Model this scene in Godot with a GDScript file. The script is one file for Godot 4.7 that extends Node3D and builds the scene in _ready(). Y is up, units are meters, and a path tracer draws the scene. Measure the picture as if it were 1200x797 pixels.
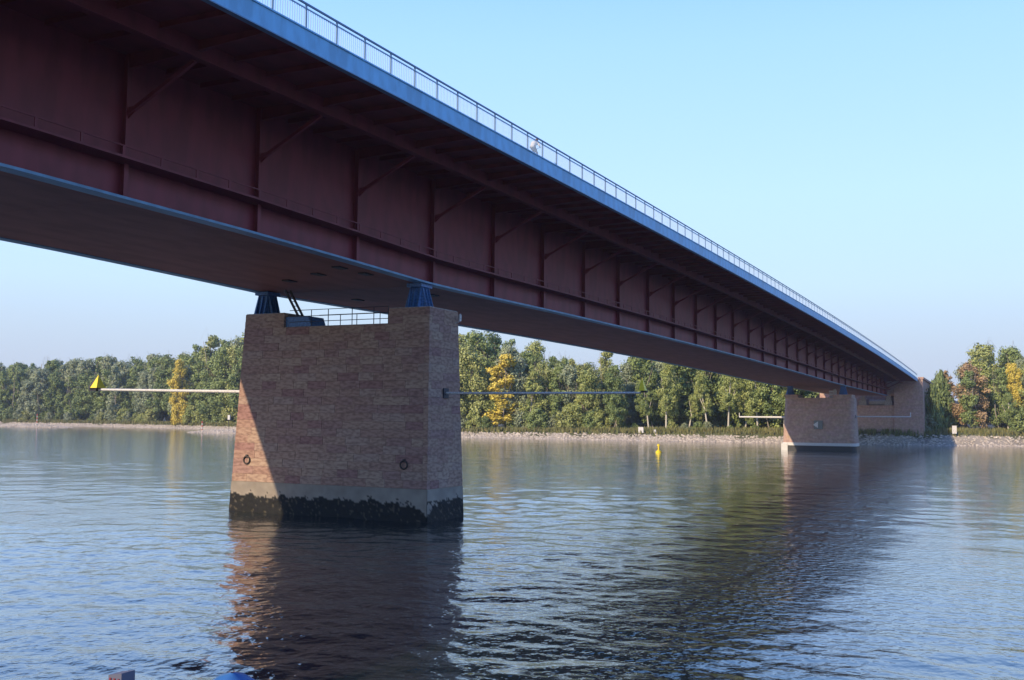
extends Node3D
# Coordinates: x to the right across the bridge, t metres along the bridge away from the near bank (z = -t), y up, river at y = 0.

const STEP := 8.238          # distance between the girder's stiffeners
const T0 := 55.22            # station of the near pier
const XW := -12.7            # far web of the box girder (near web at x = 0)
const XR := 7.7              # right edge of the deck
const XL := -18.5            # left edge of the deck
const T_START := -43.634     # 12 panels before the near pier
const T_END := 291.2
var M := {}
var taken := {}
var rng := RandomNumberGenerator.new()

# ------------------------------------------------------------------ mesh helper
class MB:
	var v := PackedVector3Array()
	var n := PackedVector3Array()
	var c := PackedColorArray()
	var ix := PackedInt32Array()
	var col := Color(1, 1, 1)
	func tri(a: Vector3, b: Vector3, d: Vector3):          # counter-clockwise seen from outside
		var nn := (b - a).cross(d - a).normalized()
		var k := v.size()
		v.append(a); v.append(b); v.append(d)
		for q in 3: n.append(nn); c.append(col)
		ix.append(k); ix.append(k + 2); ix.append(k + 1)
	func quad(a: Vector3, b: Vector3, d: Vector3, e: Vector3):
		var nn := (d - a).cross(e - b).normalized()
		var k := v.size()
		v.append(a); v.append(b); v.append(d); v.append(e)
		for q in 4: n.append(nn); c.append(col)
		ix.append(k); ix.append(k + 2); ix.append(k + 1); ix.append(k); ix.append(k + 3); ix.append(k + 2)
	func hexa(p: Array):      # p[0..3] bottom ring, p[4..7] top ring, both counter-clockwise seen from above
		quad(p[3], p[2], p[1], p[0]); quad(p[4], p[5], p[6], p[7])
		for i in 4:
			var j := (i + 1) % 4
			quad(p[i], p[j], p[j + 4], p[i + 4])
	func box(at: Vector3, size: Vector3, b := Basis()):
		var h := size * 0.5
		var p := []
		for y in [-h.y, h.y]:
			for s in [[-1, 1], [1, 1], [1, -1], [-1, -1]]:
				p.append(at + b * Vector3(s[0] * h.x, y, s[1] * h.z))
		hexa(p)
	func bar(a: Vector3, b: Vector3, w: float, d: float, side := Vector3.UP):    # rectangular bar from a to b
		var z := (b - a).normalized()
		var x := side.cross(z)
		if x.length() < 0.01: x = Vector3.RIGHT.cross(z)
		x = x.normalized()
		var y := z.cross(x)
		box((a + b) * 0.5, Vector3(w, d, (b - a).length()), Basis(x, y, z))
	func tube(pts: Array, rad: Array, sides := 8, caps := true):
		var k0 := v.size()
		var up := Vector3(0.31, 0.9, 0.2)
		for i in pts.size():
			var dir: Vector3 = (pts[min(i + 1, pts.size() - 1)] - pts[max(i - 1, 0)]).normalized()
			var x := up.cross(dir).normalized()
			var y := dir.cross(x)
			for s in sides:
				var a := TAU * s / sides
				var o := x * cos(a) + y * sin(a)
				v.append(pts[i] + o * rad[i]); n.append(o); c.append(col)
		for i in pts.size() - 1:
			for s in sides:
				var a := k0 + i * sides + s
				var b := k0 + i * sides + (s + 1) % sides
				ix.append(a); ix.append(a + sides); ix.append(b)
				ix.append(b); ix.append(a + sides); ix.append(b + sides)
		if caps:
			for e in [0, pts.size() - 1]:
				var k := v.size()
				var dir: Vector3 = (pts[1] - pts[0]).normalized() * (-1.0 if e == 0 else 1.0)
				v.append(pts[e]); n.append(dir); c.append(col)
				for s in sides:
					v.append(v[k0 + e * sides + s]); n.append(dir); c.append(col)
				for s in sides:
					ix.append(k); ix.append(k + 1 + s); ix.append(k + 1 + (s + 1) % sides)
	func lathe(at: Vector3, prof: Array, sides := 14):     # prof: [radius, y] from bottom to top
		var pts := []
		var rad := []
		for p in prof:
			pts.append(at + Vector3(0, p[1], 0)); rad.append(max(p[0], 0.001))
		tube(pts, rad, sides)
	func sweep(prof: Array, ts: Array, yf: Callable):      # prof: closed polygon of [x, dy]; swept along t with yf(t)
		var m := prof.size()
		for k in ts.size() - 1:
			var ta: float = ts[k]
			var tb: float = ts[k + 1]
			var ya: float = yf.call(ta)
			var yb: float = yf.call(tb)
			for i in m:
				var p: Array = prof[i]
				var q: Array = prof[(i + 1) % m]
				quad(Vector3(p[0], ya + p[1], -ta), Vector3(q[0], ya + q[1], -ta), Vector3(q[0], yb + q[1], -tb), Vector3(p[0], yb + p[1], -tb))
	func mesh() -> ArrayMesh:
		var a := []
		a.resize(Mesh.ARRAY_MAX)
		a[Mesh.ARRAY_VERTEX] = v; a[Mesh.ARRAY_NORMAL] = n; a[Mesh.ARRAY_COLOR] = c; a[Mesh.ARRAY_INDEX] = ix
		var me := ArrayMesh.new()
		me.add_surface_from_arrays(Mesh.PRIMITIVE_TRIANGLES, a)
		return me

func numbered(called: String) -> String:
	if not taken.has(called):
		taken[called] = 0
		return called
	taken[called] += 1
	return "%s_%03d" % [called, taken[called]]

func put(called: String, mesh: Mesh, mat: Material, parent: Node = self) -> MeshInstance3D:
	var o := MeshInstance3D.new()
	o.name = numbered(called) if parent == self else called
	o.mesh = mesh
	o.material_override = mat
	parent.add_child(o, true)
	return o

func thing(called: String, label: String, category: String, at := Vector3.ZERO, group := "") -> Node3D:
	var o := Node3D.new()
	o.name = numbered(called)
	add_child(o)
	o.position = at
	tag(o, label, category, group)
	return o

func tag(o: Node, label: String, category: String, group := ""):
	o.set_meta("label", label); o.set_meta("category", category)
	if group != "": o.set_meta("group", group)

func V(x: float, y: float, t: float) -> Vector3:
	return Vector3(x, y, -t)

# ------------------------------------------------------------------ materials
func noise_tex(seed_: int, freq: float, stops: Array, size := 256, sx := 1.0, sy := 1.0, oct := 4) -> ImageTexture:
	# stops: [[position, Color], ...] applied to seamless noise
	var f := FastNoiseLite.new()
	f.seed = seed_; f.frequency = freq; f.fractal_octaves = oct
	var w := int(size * sx)
	var h := int(size * sy)
	var im := f.get_seamless_image(w, h)
	im.convert(Image.FORMAT_L8)
	if w != size or h != size: im.resize(size, size, Image.INTERPOLATE_CUBIC)
	var src := im.get_data()
	var lut := []
	var gr := Gradient.new()
	gr.offsets = PackedFloat32Array(stops.map(func(s): return s[0]))
	gr.colors = PackedColorArray(stops.map(func(s): return s[1]))
	for i in 256: lut.append(gr.sample(i / 255.0))
	var out := PackedByteArray()
	out.resize(src.size() * 3)
	for i in src.size():
		var q: Color = lut[src[i]]
		out[i * 3] = q.r8; out[i * 3 + 1] = q.g8; out[i * 3 + 2] = q.b8
	return ImageTexture.create_from_image(Image.create_from_data(size, size, false, Image.FORMAT_RGB8, out))

func lin(r: float, g: float, b: float) -> Color:
	return Color(r, g, b).linear_to_srgb()

func tones(lo: Color, hi: Color) -> Array:
	return [[0.25, lo], [0.5, lo.lerp(hi, 0.5)], [0.75, hi]]

func mat(called: String, c: Color, rough: float, tex: Texture2D = null, tile := 1.0, metal := 0.0) -> StandardMaterial3D:
	var m := StandardMaterial3D.new()
	m.resource_name = called
	m.albedo_color = c
	m.roughness = rough
	m.metallic = metal
	if tex:
		m.albedo_texture = tex
		m.uv1_triplanar = true
		m.uv1_world_triplanar = true
		m.uv1_scale = Vector3.ONE / tile
	M[called] = m
	return m

func relief(m: StandardMaterial3D, tex: Texture2D, cm: float):
	m.heightmap_enabled = true
	m.heightmap_texture = tex
	m.heightmap_scale = cm

func materials():
	var W := Color(1, 1, 1)
	var grain := noise_tex(3, 0.03, tones(Color(0.72, 0.72, 0.72), W), 512, 1, 1, 5)
	var streak := noise_tex(5, 0.012, [[0.2, Color(0.88, 0.87, 0.87)], [0.5, Color(0.95, 0.95, 0.95)], [0.8, W]], 512, 1.0, 0.35, 5)
	var bumpy := noise_tex(7, 0.05, tones(Color(0, 0, 0), W), 512, 1, 1, 5)
	# paint
	mat("red_paint", lin(0.195, 0.029, 0.043), 0.6, streak, 7.0)
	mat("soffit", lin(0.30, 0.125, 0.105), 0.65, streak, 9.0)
	mat("blue_paint", lin(0.17, 0.46, 0.74), 0.5, streak, 6.0)
	mat("blue_edge", lin(0.14, 0.30, 0.48), 0.5, streak, 6.0)
	mat("bearing_blue", lin(0.07, 0.20, 0.46), 0.5, grain, 2.0)
	mat("rail_blue", lin(0.10, 0.20, 0.33), 0.5)
	mat("bar_blue", lin(0.30, 0.44, 0.62), 0.5)
	mat("concrete", lin(0.40, 0.38, 0.35), 0.85, grain, 3.0)
	mat("asphalt", lin(0.05, 0.05, 0.052), 0.9, grain, 2.0)
	mat("dark_steel", lin(0.035, 0.035, 0.05), 0.6, grain, 1.0)
	mat("iron", lin(0.03, 0.025, 0.022), 0.7)
	mat("white_paint", lin(0.72, 0.71, 0.68), 0.5, grain, 1.5)
	mat("red_band", lin(0.45, 0.06, 0.05), 0.5)
	mat("yellow_paint", lin(0.72, 0.56, 0.02), 0.45)
	mat("black_paint", lin(0.02, 0.02, 0.02), 0.5)
	mat("grey_board", lin(0.16, 0.17, 0.16), 0.6)
	# sandstone, five tones
	var st := noise_tex(11, 0.02, [[0.2, Color(0.80, 0.77, 0.77)], [0.5, Color(0.93, 0.91, 0.90)], [0.8, W]], 512, 0.4, 1, 5)
	var tone := [[0.325, 0.220, 0.165], [0.305, 0.195, 0.150], [0.350, 0.250, 0.185], [0.285, 0.178, 0.148], [0.330, 0.235, 0.185], [0.265, 0.150, 0.130]]
	for i in tone.size():
		var m := mat("stone_%d" % i, lin(tone[i][0] * 1.05, tone[i][1] * 1.05, tone[i][2] * 1.05), 0.88, st, 2.3)
		m.uv1_offset = Vector3(0.37 * i, 0.21 * i, 0.11 * i)
		relief(m, bumpy, 0.5)
	mat("mortar", lin(0.24, 0.175, 0.145), 0.95, grain, 1.0)
	var far_stone := mat("far_stone", W, 0.9, masonry_tex(), 8.0)
	relief(far_stone, bumpy, 0.6)
	var crust := mat("crust", W, 0.75)
	crust.vertex_color_use_as_albedo = true
	crust.uv1_triplanar = true
	crust.uv1_world_triplanar = true
	crust.uv1_scale = Vector3.ONE / 0.9
	relief(crust, bumpy, 3.0)
	var gm := mat("ground", W, 0.95, grain, 3.0)
	gm.vertex_color_use_as_albedo = true
	for nm in ["leaf", "bark", "grass_blade", "rock", "cloth"]:
		var m := mat(nm, W, 0.8)
		m.vertex_color_use_as_albedo = true
	M.leaf.roughness = 0.65
	M.leaf.backlight_enabled = true
	M.leaf.backlight = Color(0.5, 0.5, 0.4)
	M.grass_blade.backlight_enabled = true
	M.grass_blade.backlight = Color(0.4, 0.4, 0.3)
	# water
	var wm := mat("water", lin(0.007, 0.016, 0.018), 0.03)
	var f := FastNoiseLite.new()
	wm.metallic_specular = 0.95
	f.seed = 21; f.frequency = 0.016; f.fractal_octaves = 3; f.fractal_gain = 0.42
	var im := f.get_seamless_image(1024, 1024)
	im.convert(Image.FORMAT_L8)
	im.bump_map_to_normal_map(9.0)
	wm.normal_enabled = true
	wm.normal_texture = ImageTexture.create_from_image(im)
	wm.normal_scale = 0.46
	wm.clearcoat_enabled = true
	wm.clearcoat = 0.55
	wm.clearcoat_roughness = 0.09
	wm.uv1_triplanar = true
	wm.uv1_world_triplanar = true
	wm.uv1_scale = Vector3.ONE / 9.0

func masonry_tex() -> ImageTexture:      # fine ashlar grain for the masonry that stands too far off to tell its stones apart
	var r := RandomNumberGenerator.new()
	r.seed = 99
	var im := Image.create(512, 512, false, Image.FORMAT_RGB8)
	var y := 0
	while y < 512:
		var h := 32
		var x := r.randi_range(-60, 0)
		while x < 512:
			var w := r.randi_range(50, 110)
			if x + w > 470: w = 600
			var k := r.randf_range(0.94, 1.06)
			var c := lin(0.43 * k, 0.285 * k + r.randf_range(-0.012, 0.02), 0.22 * k + r.randf_range(-0.012, 0.02))
			im.fill_rect(Rect2i(x, y, w, h), lin(0.37, 0.25, 0.195))
			im.fill_rect(Rect2i(x + 1, y + 1, w - 2, h - 2), c)
			x += w
		y += h
	var g := noise_tex(31, 0.02, [[0.2, Color(0.87, 0.87, 0.87)], [0.8, Color(1, 1, 1)]], 512).get_image()
	for j in 512:
		for i in 512:
			im.set_pixel(i, j, im.get_pixel(i, j) * g.get_pixel(i, j))
	return ImageTexture.create_from_image(im)

# ------------------------------------------------------------------ bridge profile
func deck_y(t: float) -> float:           # bottom edge of the fascia
	return 20.63 - 6.7e-5 * (t - 45.0) * (t - 45.0)

var flange_pts := [[-60.0, 15.2], [0.0, 15.1], [25.0, 14.93], [39.0, 14.71], [47.0, 14.5], [55.2, 14.25], [63.0, 14.28], [75.0, 14.36], [95.0, 14.38], [112.0, 14.33], [135.0, 14.18], [158.0, 13.95], [185.0, 13.6], [205.0, 13.33], [220.0, 13.22], [250.0, 13.05], [300.0, 12.85]]
func flange_y(t: float) -> float:         # underside of the girder
	for i in flange_pts.size() - 1:
		if t <= flange_pts[i + 1][0]:
			return remap(t, flange_pts[i][0], flange_pts[i + 1][0], flange_pts[i][1], flange_pts[i + 1][1])
	return 12.85

func along(a: float, b: float, step: float) -> Array:
	var r := []
	var k := int(ceil((b - a) / step))
	for i in k + 1: r.append(a + (b - a) * i / k)
	return r

# ------------------------------------------------------------------ _ready
func _ready():
	rng.seed = 4711
	# camera
	var cam := Camera3D.new()
	cam.name = "camera"
	add_child(cam)
	cam.keep_aspect = Camera3D.KEEP_HEIGHT
	cam.fov = 36.19
	cam.near = 0.1
	cam.far = 6000.0
	cam.position = Vector3(33.0, 6.123, 0.0)
	cam.rotation_order = EULER_ORDER_YXZ
	cam.rotation = Vector3(deg_to_rad(4.263), deg_to_rad(26.281), deg_to_rad(0.553))
	cam.current = true
	# sky
	var env := Environment.new()
	env.background_mode = Environment.BG_SKY
	env.tonemap_mode = Environment.TONE_MAPPER_LINEAR
	env.tonemap_exposure = 1.3
	env.background_energy_multiplier = 0.77
	env.fog_enabled = true
	env.fog_density = 0.00014
	env.fog_light_color = Color(0.80, 0.86, 0.95)
	env.sdfgi_enabled = true; env.ssao_enabled = true; env.ssil_enabled = true
	var psm := PanoramaSkyMaterial.new()
	psm.panorama = sky_image()
	env.sky = Sky.new()
	env.sky.sky_material = psm
	var we := WorldEnvironment.new()
	we.name = "world_environment"
	we.environment = env
	add_child(we)
	# sun: behind the camera to the left, low autumn sun
	var sun := DirectionalLight3D.new()
	sun.name = "sun"
	add_child(sun)
	var to_sun := Vector3(-0.262, 0.545, 0.797).normalized()
	sun.look_at_from_position(Vector3.ZERO, -to_sun, Vector3.UP)
	sun.light_energy = 1.6
	sun.light_color = Color(1.0, 0.90, 0.76)
	sun.light_angular_distance = 0.5
	sun.shadow_enabled = true

	materials()
	water()
	banks()
	bridge()
	pier_near()
	pier_far()
	abutment()
	vegetation()
	small_things()

func sky_image() -> ImageTexture:
	var stops := [[-90.0, 60, 75, 85], [-1.0, 150, 165, 180], [0.0, 200, 211, 232], [3.0, 204, 219, 240], [7.0, 210, 236, 251], [12.0, 203, 237, 254], [20.0, 180, 224, 254], [30.0, 138, 194, 246], [50.0, 88, 148, 222], [90.0, 60, 112, 195]]
	var im := Image.create(64, 512, false, Image.FORMAT_RGBAF)
	for j in 512:
		var el := 90.0 - 180.0 * (j + 0.5) / 512.0
		var c := Color()
		for i in stops.size() - 1:
			if el >= stops[i][0] and el <= stops[i + 1][0]:
				var k: float = inverse_lerp(stops[i][0], stops[i + 1][0], el)
				c = Color8(stops[i][1], stops[i][2], stops[i][3]).lerp(Color8(stops[i + 1][1], stops[i + 1][2], stops[i + 1][3]), k).srgb_to_linear()
		c.b *= 1.0 + 0.45 * smoothstep(2.0, 14.0, el); c.g *= 1.0 + 0.06 * smoothstep(2.0, 10.0, el)
		for x in 64: im.set_pixel(x, j, c)
	return ImageTexture.create_from_image(im)

# ------------------------------------------------------------------ water
func water():
	var f1 := FastNoiseLite.new(); f1.seed = 1; f1.frequency = 0.13; f1.fractal_octaves = 1
	var f2 := FastNoiseLite.new(); f2.seed = 2; f2.frequency = 0.33; f2.fractal_octaves = 1
	var f3 := FastNoiseLite.new(); f3.seed = 3; f3.frequency = 0.8; f3.fractal_octaves = 1
	var f4 := FastNoiseLite.new(); f4.seed = 4; f4.frequency = 0.02; f4.fractal_octaves = 2
	var ts := []
	var t := 8.0
	while t < 420.0:
		ts.append(t); t += max(0.22, 0.0075 * t)
	var xs := []
	var x := 25.0
	while x < 200.0:
		xs.append(x); x += max(0.24, 0.011 * (x - 25.0) + 0.1)
	x = 25.0
	while x > -520.0:
		x -= max(0.24, 0.0075 * (25.0 - x))
		xs.push_front(x)
	var st := SurfaceTool.new()
	st.begin(Mesh.PRIMITIVE_TRIANGLES)
	var nx := xs.size()
	for tt in ts:
		var cell: float = max(0.22, 0.0075 * tt)
		for xx in xs:
			var c2: float = max(cell, 0.0075 * abs(25.0 - xx))
			var rough := 0.75 + 0.9 * f4.get_noise_2d(xx, tt)
			var y := 0.022 * f1.get_noise_2d(xx * 0.8, tt)
			if c2 < 1.2: y += 0.036 * rough * f2.get_noise_2d(xx * 0.8, tt) * clamp(1.6 - c2, 0.0, 1.0)
			if c2 < 0.7: y += 0.034 * rough * f3.get_noise_2d(xx * 0.7, tt) * clamp((0.7 - c2) * 4.0, 0.0, 1.0)
			if c2 < 0.4: y += 0.016 * rough * f3.get_noise_2d(xx * 1.5 + 70.0, tt * 2.0) * clamp((0.4 - c2) * 6.0, 0.0, 1.0)
			st.add_vertex(Vector3(xx, y, -tt))
	for j in ts.size() - 1:
		for i in nx - 1:
			var a := j * nx + i
			st.add_index(a); st.add_index(a + nx); st.add_index(a + 1)
			st.add_index(a + 1); st.add_index(a + nx); st.add_index(a + nx + 1)
	st.generate_normals()
	var o := put("river_water", st.commit(), M.water)
	o.set_meta("kind", "structure")
	var pm := PlaneMesh.new()
	pm.size = Vector2(5000, 2400)
	var p := put("river_water", pm, M.water)
	p.position = Vector3(-500, -0.3, -800)
	p.set_meta("kind", "structure")

# ------------------------------------------------------------------ banks
var shore_pts := [[-1400.0, 520.0], [-600.0, 392.0], [-420.0, 356.0], [-340.0, 348.0], [-285.0, 338.0], [-245.0, 320.0], [-205.0, 293.0], [-165.0, 279.0], [-118.0, 274.0], [-60.0, 278.0], [-30.0, 280.5], [0.0, 282.5], [12.0, 286.0], [20.0, 291.0], [32.0, 299.0], [60.0, 318.0], [150.0, 350.0], [900.0, 520.0]]
func shore(x: float) -> float:
	for i in shore_pts.size() - 1:
		if x <= shore_pts[i + 1][0]:
			return remap(x, shore_pts[i][0], shore_pts[i + 1][0], shore_pts[i][1], shore_pts[i + 1][1])
	return 520.0

var bars := [[-352.0, 313.0, 24.0, 4.5, 1.0], [-203.0, 270.0, 20.0, 5.0, 1.0], [-215.0, 281.0, 14.0, 9.0, 0.7]]
func ground_y(x: float, t: float) -> float:
	var d := t - shore(x)
	var crest: float = remap(clamp(x, -150.0, 20.0), -150.0, 20.0, 1.7, 3.3)
	var y := -2.0
	if d > -6.0: y = remap(clamp(d, -6.0, 0.0), -6.0, 0.0, -2.0, 0.0)
	if d > 0.0: y = crest * smoothstep(0.0, 8.0, d)
	if d > 8.0: y = crest + min((d - 8.0) * 0.03, 1.0)
	for b in bars:
		var q: float = Vector2((x - b[0]) / b[2], (t - b[1]) / b[3]).length()
		if q < 1.3: y = max(y, b[4] * 1.6 * (1.0 - q * q * 0.8) - 0.35)
	return y

func banks():
	var f := FastNoiseLite.new(); f.seed = 8; f.frequency = 0.12; f.fractal_octaves = 4
	var xs := []
	var x := -1400.0
	while x < 900.0:
		xs.append(x); x += 2.2 if (x > -460.0 and x < 100.0) else 25.0
	var st := SurfaceTool.new()
	st.begin(Mesh.PRIMITIVE_TRIANGLES)
	var ds := []
	var d := -45.0
	while d < 26.0:
		ds.append(d); d += 1.0
	ds += [30.0, 40.0, 60.0, 90.0, 150.0, 400.0, 1500.0, 3500.0]
	var nx := xs.size()
	for dd in ds:
		for xx in xs:
			var t: float = shore(xx) + dd
			var nz := f.get_noise_2d(xx, t)
			var y: float = ground_y(xx, t) + nz * 0.25
			var c := Color(0.36, 0.315, 0.25) * (1.0 + nz * 0.35)
			if y > 1.35 + 1.3 * nz + (0.9 if xx > -10.0 else 0.0): c = Color(0.115, 0.125, 0.045) * (1.0 + nz * 0.5)
			if dd > 14.0 + nz * 6.0: c = Color(0.06, 0.06, 0.03) * (1.0 + nz * 0.4)
			st.set_color(c)
			st.add_vertex(Vector3(xx, y, -t))
	for j in ds.size() - 1:
		for i in nx - 1:
			var a := j * nx + i
			st.add_index(a); st.add_index(a + nx); st.add_index(a + 1)
			st.add_index(a + 1); st.add_index(a + nx); st.add_index(a + nx + 1)
	st.generate_normals()
	put("far_bank", st.commit(), M.ground).set_meta("kind", "structure")
	# near bank under and behind the camera
	st = SurfaceTool.new()
	st.begin(Mesh.PRIMITIVE_TRIANGLES)
	var tl := along(-120.0, 22.0, 1.4)
	var xl := along(-160.0, 180.0, 3.4)
	for t in tl:
		for xx in xl:
			var nz := f.get_noise_2d(xx + 300.0, t)
			var y: float = 4.3 if t < 1.0 else 4.3 - (t - 1.0) * 0.29
			st.set_color(Color(0.30, 0.27, 0.22) * (1.0 + nz * 0.4) if t > 0.0 else Color(0.10, 0.11, 0.04) * (1.0 + nz * 0.4))
			st.add_vertex(Vector3(xx, y + nz * 0.15, -t))
	for j in tl.size() - 1:
		for i in xl.size() - 1:
			var a := j * xl.size() + i
			st.add_index(a); st.add_index(a + xl.size()); st.add_index(a + 1)
			st.add_index(a + 1); st.add_index(a + xl.size()); st.add_index(a + xl.size() + 1)
	st.generate_normals()
	put("near_bank", st.commit(), M.ground).set_meta("kind", "structure")
	# loose stones of the bank protection
	var rock := MB.new()
	var ring := []
	for k in 3:
		var row := []
		for s in 6:
			var a := TAU * s / 6 + k * 0.5
			row.append(Vector3(cos(a) * [0.5, 0.42, 0.18][k] * rng.randf_range(0.8, 1.2), [-0.2, 0.16, 0.34][k] + rng.randf_range(-0.05, 0.05), sin(a) * [0.5, 0.42, 0.18][k] * rng.randf_range(0.8, 1.2)))
		ring.append(row)
	for k in 2:
		for s in 6: rock.quad(ring[k][(s + 1) % 6], ring[k][s], ring[k + 1][s], ring[k + 1][(s + 1) % 6])
	for s in 4: rock.tri(ring[2][0], ring[2][s + 2], ring[2][s + 1])
	var mm := MultiMesh.new()
	mm.transform_format = MultiMesh.TRANSFORM_3D
	mm.use_colors = true
	mm.mesh = rock.mesh()
	var place := []
	while place.size() < 14000:
		var xx := rng.randf_range(-430.0, 80.0)
		var t: float = shore(xx) + rng.randf_range(-1.0, 7.0)
		if rng.randf() < 0.14:
			var b: Array = bars[rng.randi() % 3]
			var an := rng.randf() * TAU
			var rr := sqrt(rng.randf())
			xx = b[0] + cos(an) * rr * b[2]; t = b[1] + sin(an) * rr * b[3]
		var y := ground_y(xx, t)
		if y < -0.3 or y > (2.6 if xx > -10.0 else 1.8): continue
		place.append([xx, y, t])
	mm.instance_count = place.size()
	for i in place.size():
		var s := rng.randf_range(0.25, 0.8)
		mm.set_instance_transform(i, Transform3D(Basis(Vector3.UP, rng.randf() * TAU).scaled(Vector3(s, s * rng.randf_range(0.6, 1.0), s)), V(place[i][0], place[i][1], place[i][2])))
		var k := rng.randf_range(0.7, 1.15)
		mm.set_instance_color(i, Color(0.42 * k, 0.37 * k, 0.30 * k))
	var mi := MultiMeshInstance3D.new()
	mi.name = "shore_stones"
	mi.multimesh = mm
	mi.material_override = M.rock
	mi.set_meta("kind", "stuff")
	tag(mi, "pale stones protecting the water's edge of the far bank", "stones")
	add_child(mi)

# ------------------------------------------------------------------ bridge
func bridge():
	var b := thing("road_bridge", "long dark red steel box girder road bridge with blue edge over the river", "bridge")
	var ts := along(T_START, T_END, STEP / 2.0)
	# deck slab, asphalt, fascia
	var m := MB.new()
	m.sweep([[XL + 0.12, 0.28], [XR - 0.12, 0.28], [XR - 0.12, 0.62], [XL + 0.12, 0.62]], ts, deck_y)
	put("deck_slab", m.mesh(), M.red_paint, b)
	m = MB.new()
	m.sweep([[XL + 0.14, 0.624], [XR - 0.14, 0.624], [XR - 0.14, 0.70], [XL + 0.14, 0.70]], ts, deck_y)
	put("road_surface", m.mesh(), M.asphalt, b)
	m = MB.new()
	m.sweep([[XR - 0.1, 0.0], [XR, 0.0], [XR, 0.80], [XR + 0.05, 0.80], [XR + 0.05, 0.86], [XR - 0.3, 0.86], [XR - 0.3, 0.72], [XR - 0.1, 0.72]], ts, deck_y)
	put("fascia", m.mesh(), M.blue_paint, b)
	m = MB.new()
	m.sweep([[XR - 0.22, -0.045], [XR + 0.045, -0.045], [XR + 0.045, -0.003], [XR - 0.22, -0.003]], ts, deck_y)
	put("fascia_drip_edge", m.mesh(), M.rail_blue, b)
	m = MB.new()
	m.sweep([[XL, 0.0], [XL + 0.1, 0.0], [XL + 0.1, 0.72], [XL + 0.3, 0.72], [XL + 0.3, 0.86], [XL, 0.86]], ts, deck_y)
	put("fascia", m.mesh(), M.blue_paint, b)
	# edge stringers below the brackets
	for sx in [[3.75, 4.15], [-15.9, -15.5]]:
		m = MB.new()
		var x0: float = sx[0]
		var x1: float = sx[1]
		m.sweep([[x0, -0.50], [x1, -0.50], [x1, -0.46], [(x0 + x1) / 2 + 0.03, -0.46], [(x0 + x1) / 2 + 0.03, 0.277], [(x0 + x1) / 2 - 0.03, 0.277], [(x0 + x1) / 2 - 0.03, -0.46], [x0, -0.46]], ts, deck_y)
		put("stringer", m.mesh(), M.red_paint, b)
	# bottom flanges, cable ledge with its rail
	for s in [[-0.32, 0.36], [XW - 0.36, XW + 0.32]]:
		m = MB.new()
		m.sweep([[s[0], -0.012], [s[1], -0.012], [s[1], 0.10], [s[0], 0.10]], ts, flange_y)
		put("bottom_flange", m.mesh(), M.blue_edge, b)
	m = MB.new()
	m.sweep([[0.04, 1.46], [1.0, 1.46], [1.0, 1.56], [0.96, 1.56], [0.96, 1.50], [0.04, 1.50]], ts, flange_y)
	put("cable_ledge", m.mesh(), M.red_paint, b)
	m = MB.new()
	m.sweep([[0.95, 1.92], [1.0, 1.92], [1.0, 1.97], [0.95, 1.97]], ts, flange_y)
	put("ledge_rail", m.mesh(), M.red_paint, b)
	var ledge_post := MB.new()
	ledge_post.box(Vector3(0.975, 1.74, 0), Vector3(0.04, 0.36, 0.13))
	var lpm := ledge_post.mesh()
	# panels, stiffeners, brackets
	var n0 := -12
	for n in range(n0, 29):
		var ta := T0 + n * STEP
		var tb: float = min(ta + STEP, T_END)
		# web panels
		for side in 2:
			var xa: float = -0.03 if side == 0 else XW
			m = MB.new()
			m.hexa([V(xa, flange_y(ta) + 0.10, ta + 0.012), V(xa + 0.03, flange_y(ta) + 0.10, ta + 0.012), V(xa + 0.03, flange_y(tb) + 0.10, tb - 0.012), V(xa, flange_y(tb) + 0.10, tb - 0.012), V(xa, deck_y(ta) + 0.277, ta + 0.012), V(xa + 0.03, deck_y(ta) + 0.277, ta + 0.012), V(xa + 0.03, deck_y(tb) + 0.277, tb - 0.012), V(xa, deck_y(tb) + 0.277, tb - 0.012)])
			put("web_panel", m.mesh(), M.red_paint, b)
		# soffit plate between the flanges, with a weld joint at each station
		m = MB.new()
		m.hexa([V(XW + 0.32, flange_y(ta) + 0.03, ta + 0.01), V(-0.32, flange_y(ta) + 0.03, ta + 0.01), V(-0.32, flange_y(tb) + 0.03, tb - 0.01), V(XW + 0.32, flange_y(tb) + 0.03, tb - 0.01), V(XW + 0.32, flange_y(ta) + 0.06, ta + 0.01), V(-0.32, flange_y(ta) + 0.06, ta + 0.01), V(-0.32, flange_y(tb) + 0.06, tb - 0.01), V(XW + 0.32, flange_y(tb) + 0.06, tb - 0.01)])
		put("soffit_plate", m.mesh(), M.soffit, b)
		m = MB.new()
		m.box(V(XW / 2, flange_y(ta) + 0.05, ta), Vector3(-XW - 0.7, 0.05, 0.07))
		put("soffit_joint", m.mesh(), M.soffit, b)
		# stiffener: plate and flange
		var yb := flange_y(ta) + 0.10
		var yt := deck_y(ta) + 0.27
		m = MB.new()
		m.box(V(0.15, (yb + yt) / 2, ta), Vector3(0.30, yt - yb, 0.03))
		m.box(V(0.31, (yb + yt) / 2, ta), Vector3(0.03, yt - yb - 0.02, 0.24))
		put("stiffener", m.mesh(), M.red_paint, b)
		# cantilever bracket under the deck: tapering plate with bottom flange
		var yd := deck_y(ta) + 0.277
		m = MB.new()
		m.hexa([V(0.3, yd - 0.62, ta - 0.02), V(XR - 0.12, yd - 0.22, ta - 0.02), V(XR - 0.12, yd - 0.22, ta + 0.02), V(0.3, yd - 0.62, ta + 0.02), V(0.3, yd, ta - 0.02), V(XR - 0.12, yd, ta - 0.02), V(XR - 0.12, yd, ta + 0.02), V(0.3, yd, ta + 0.02)])
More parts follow.
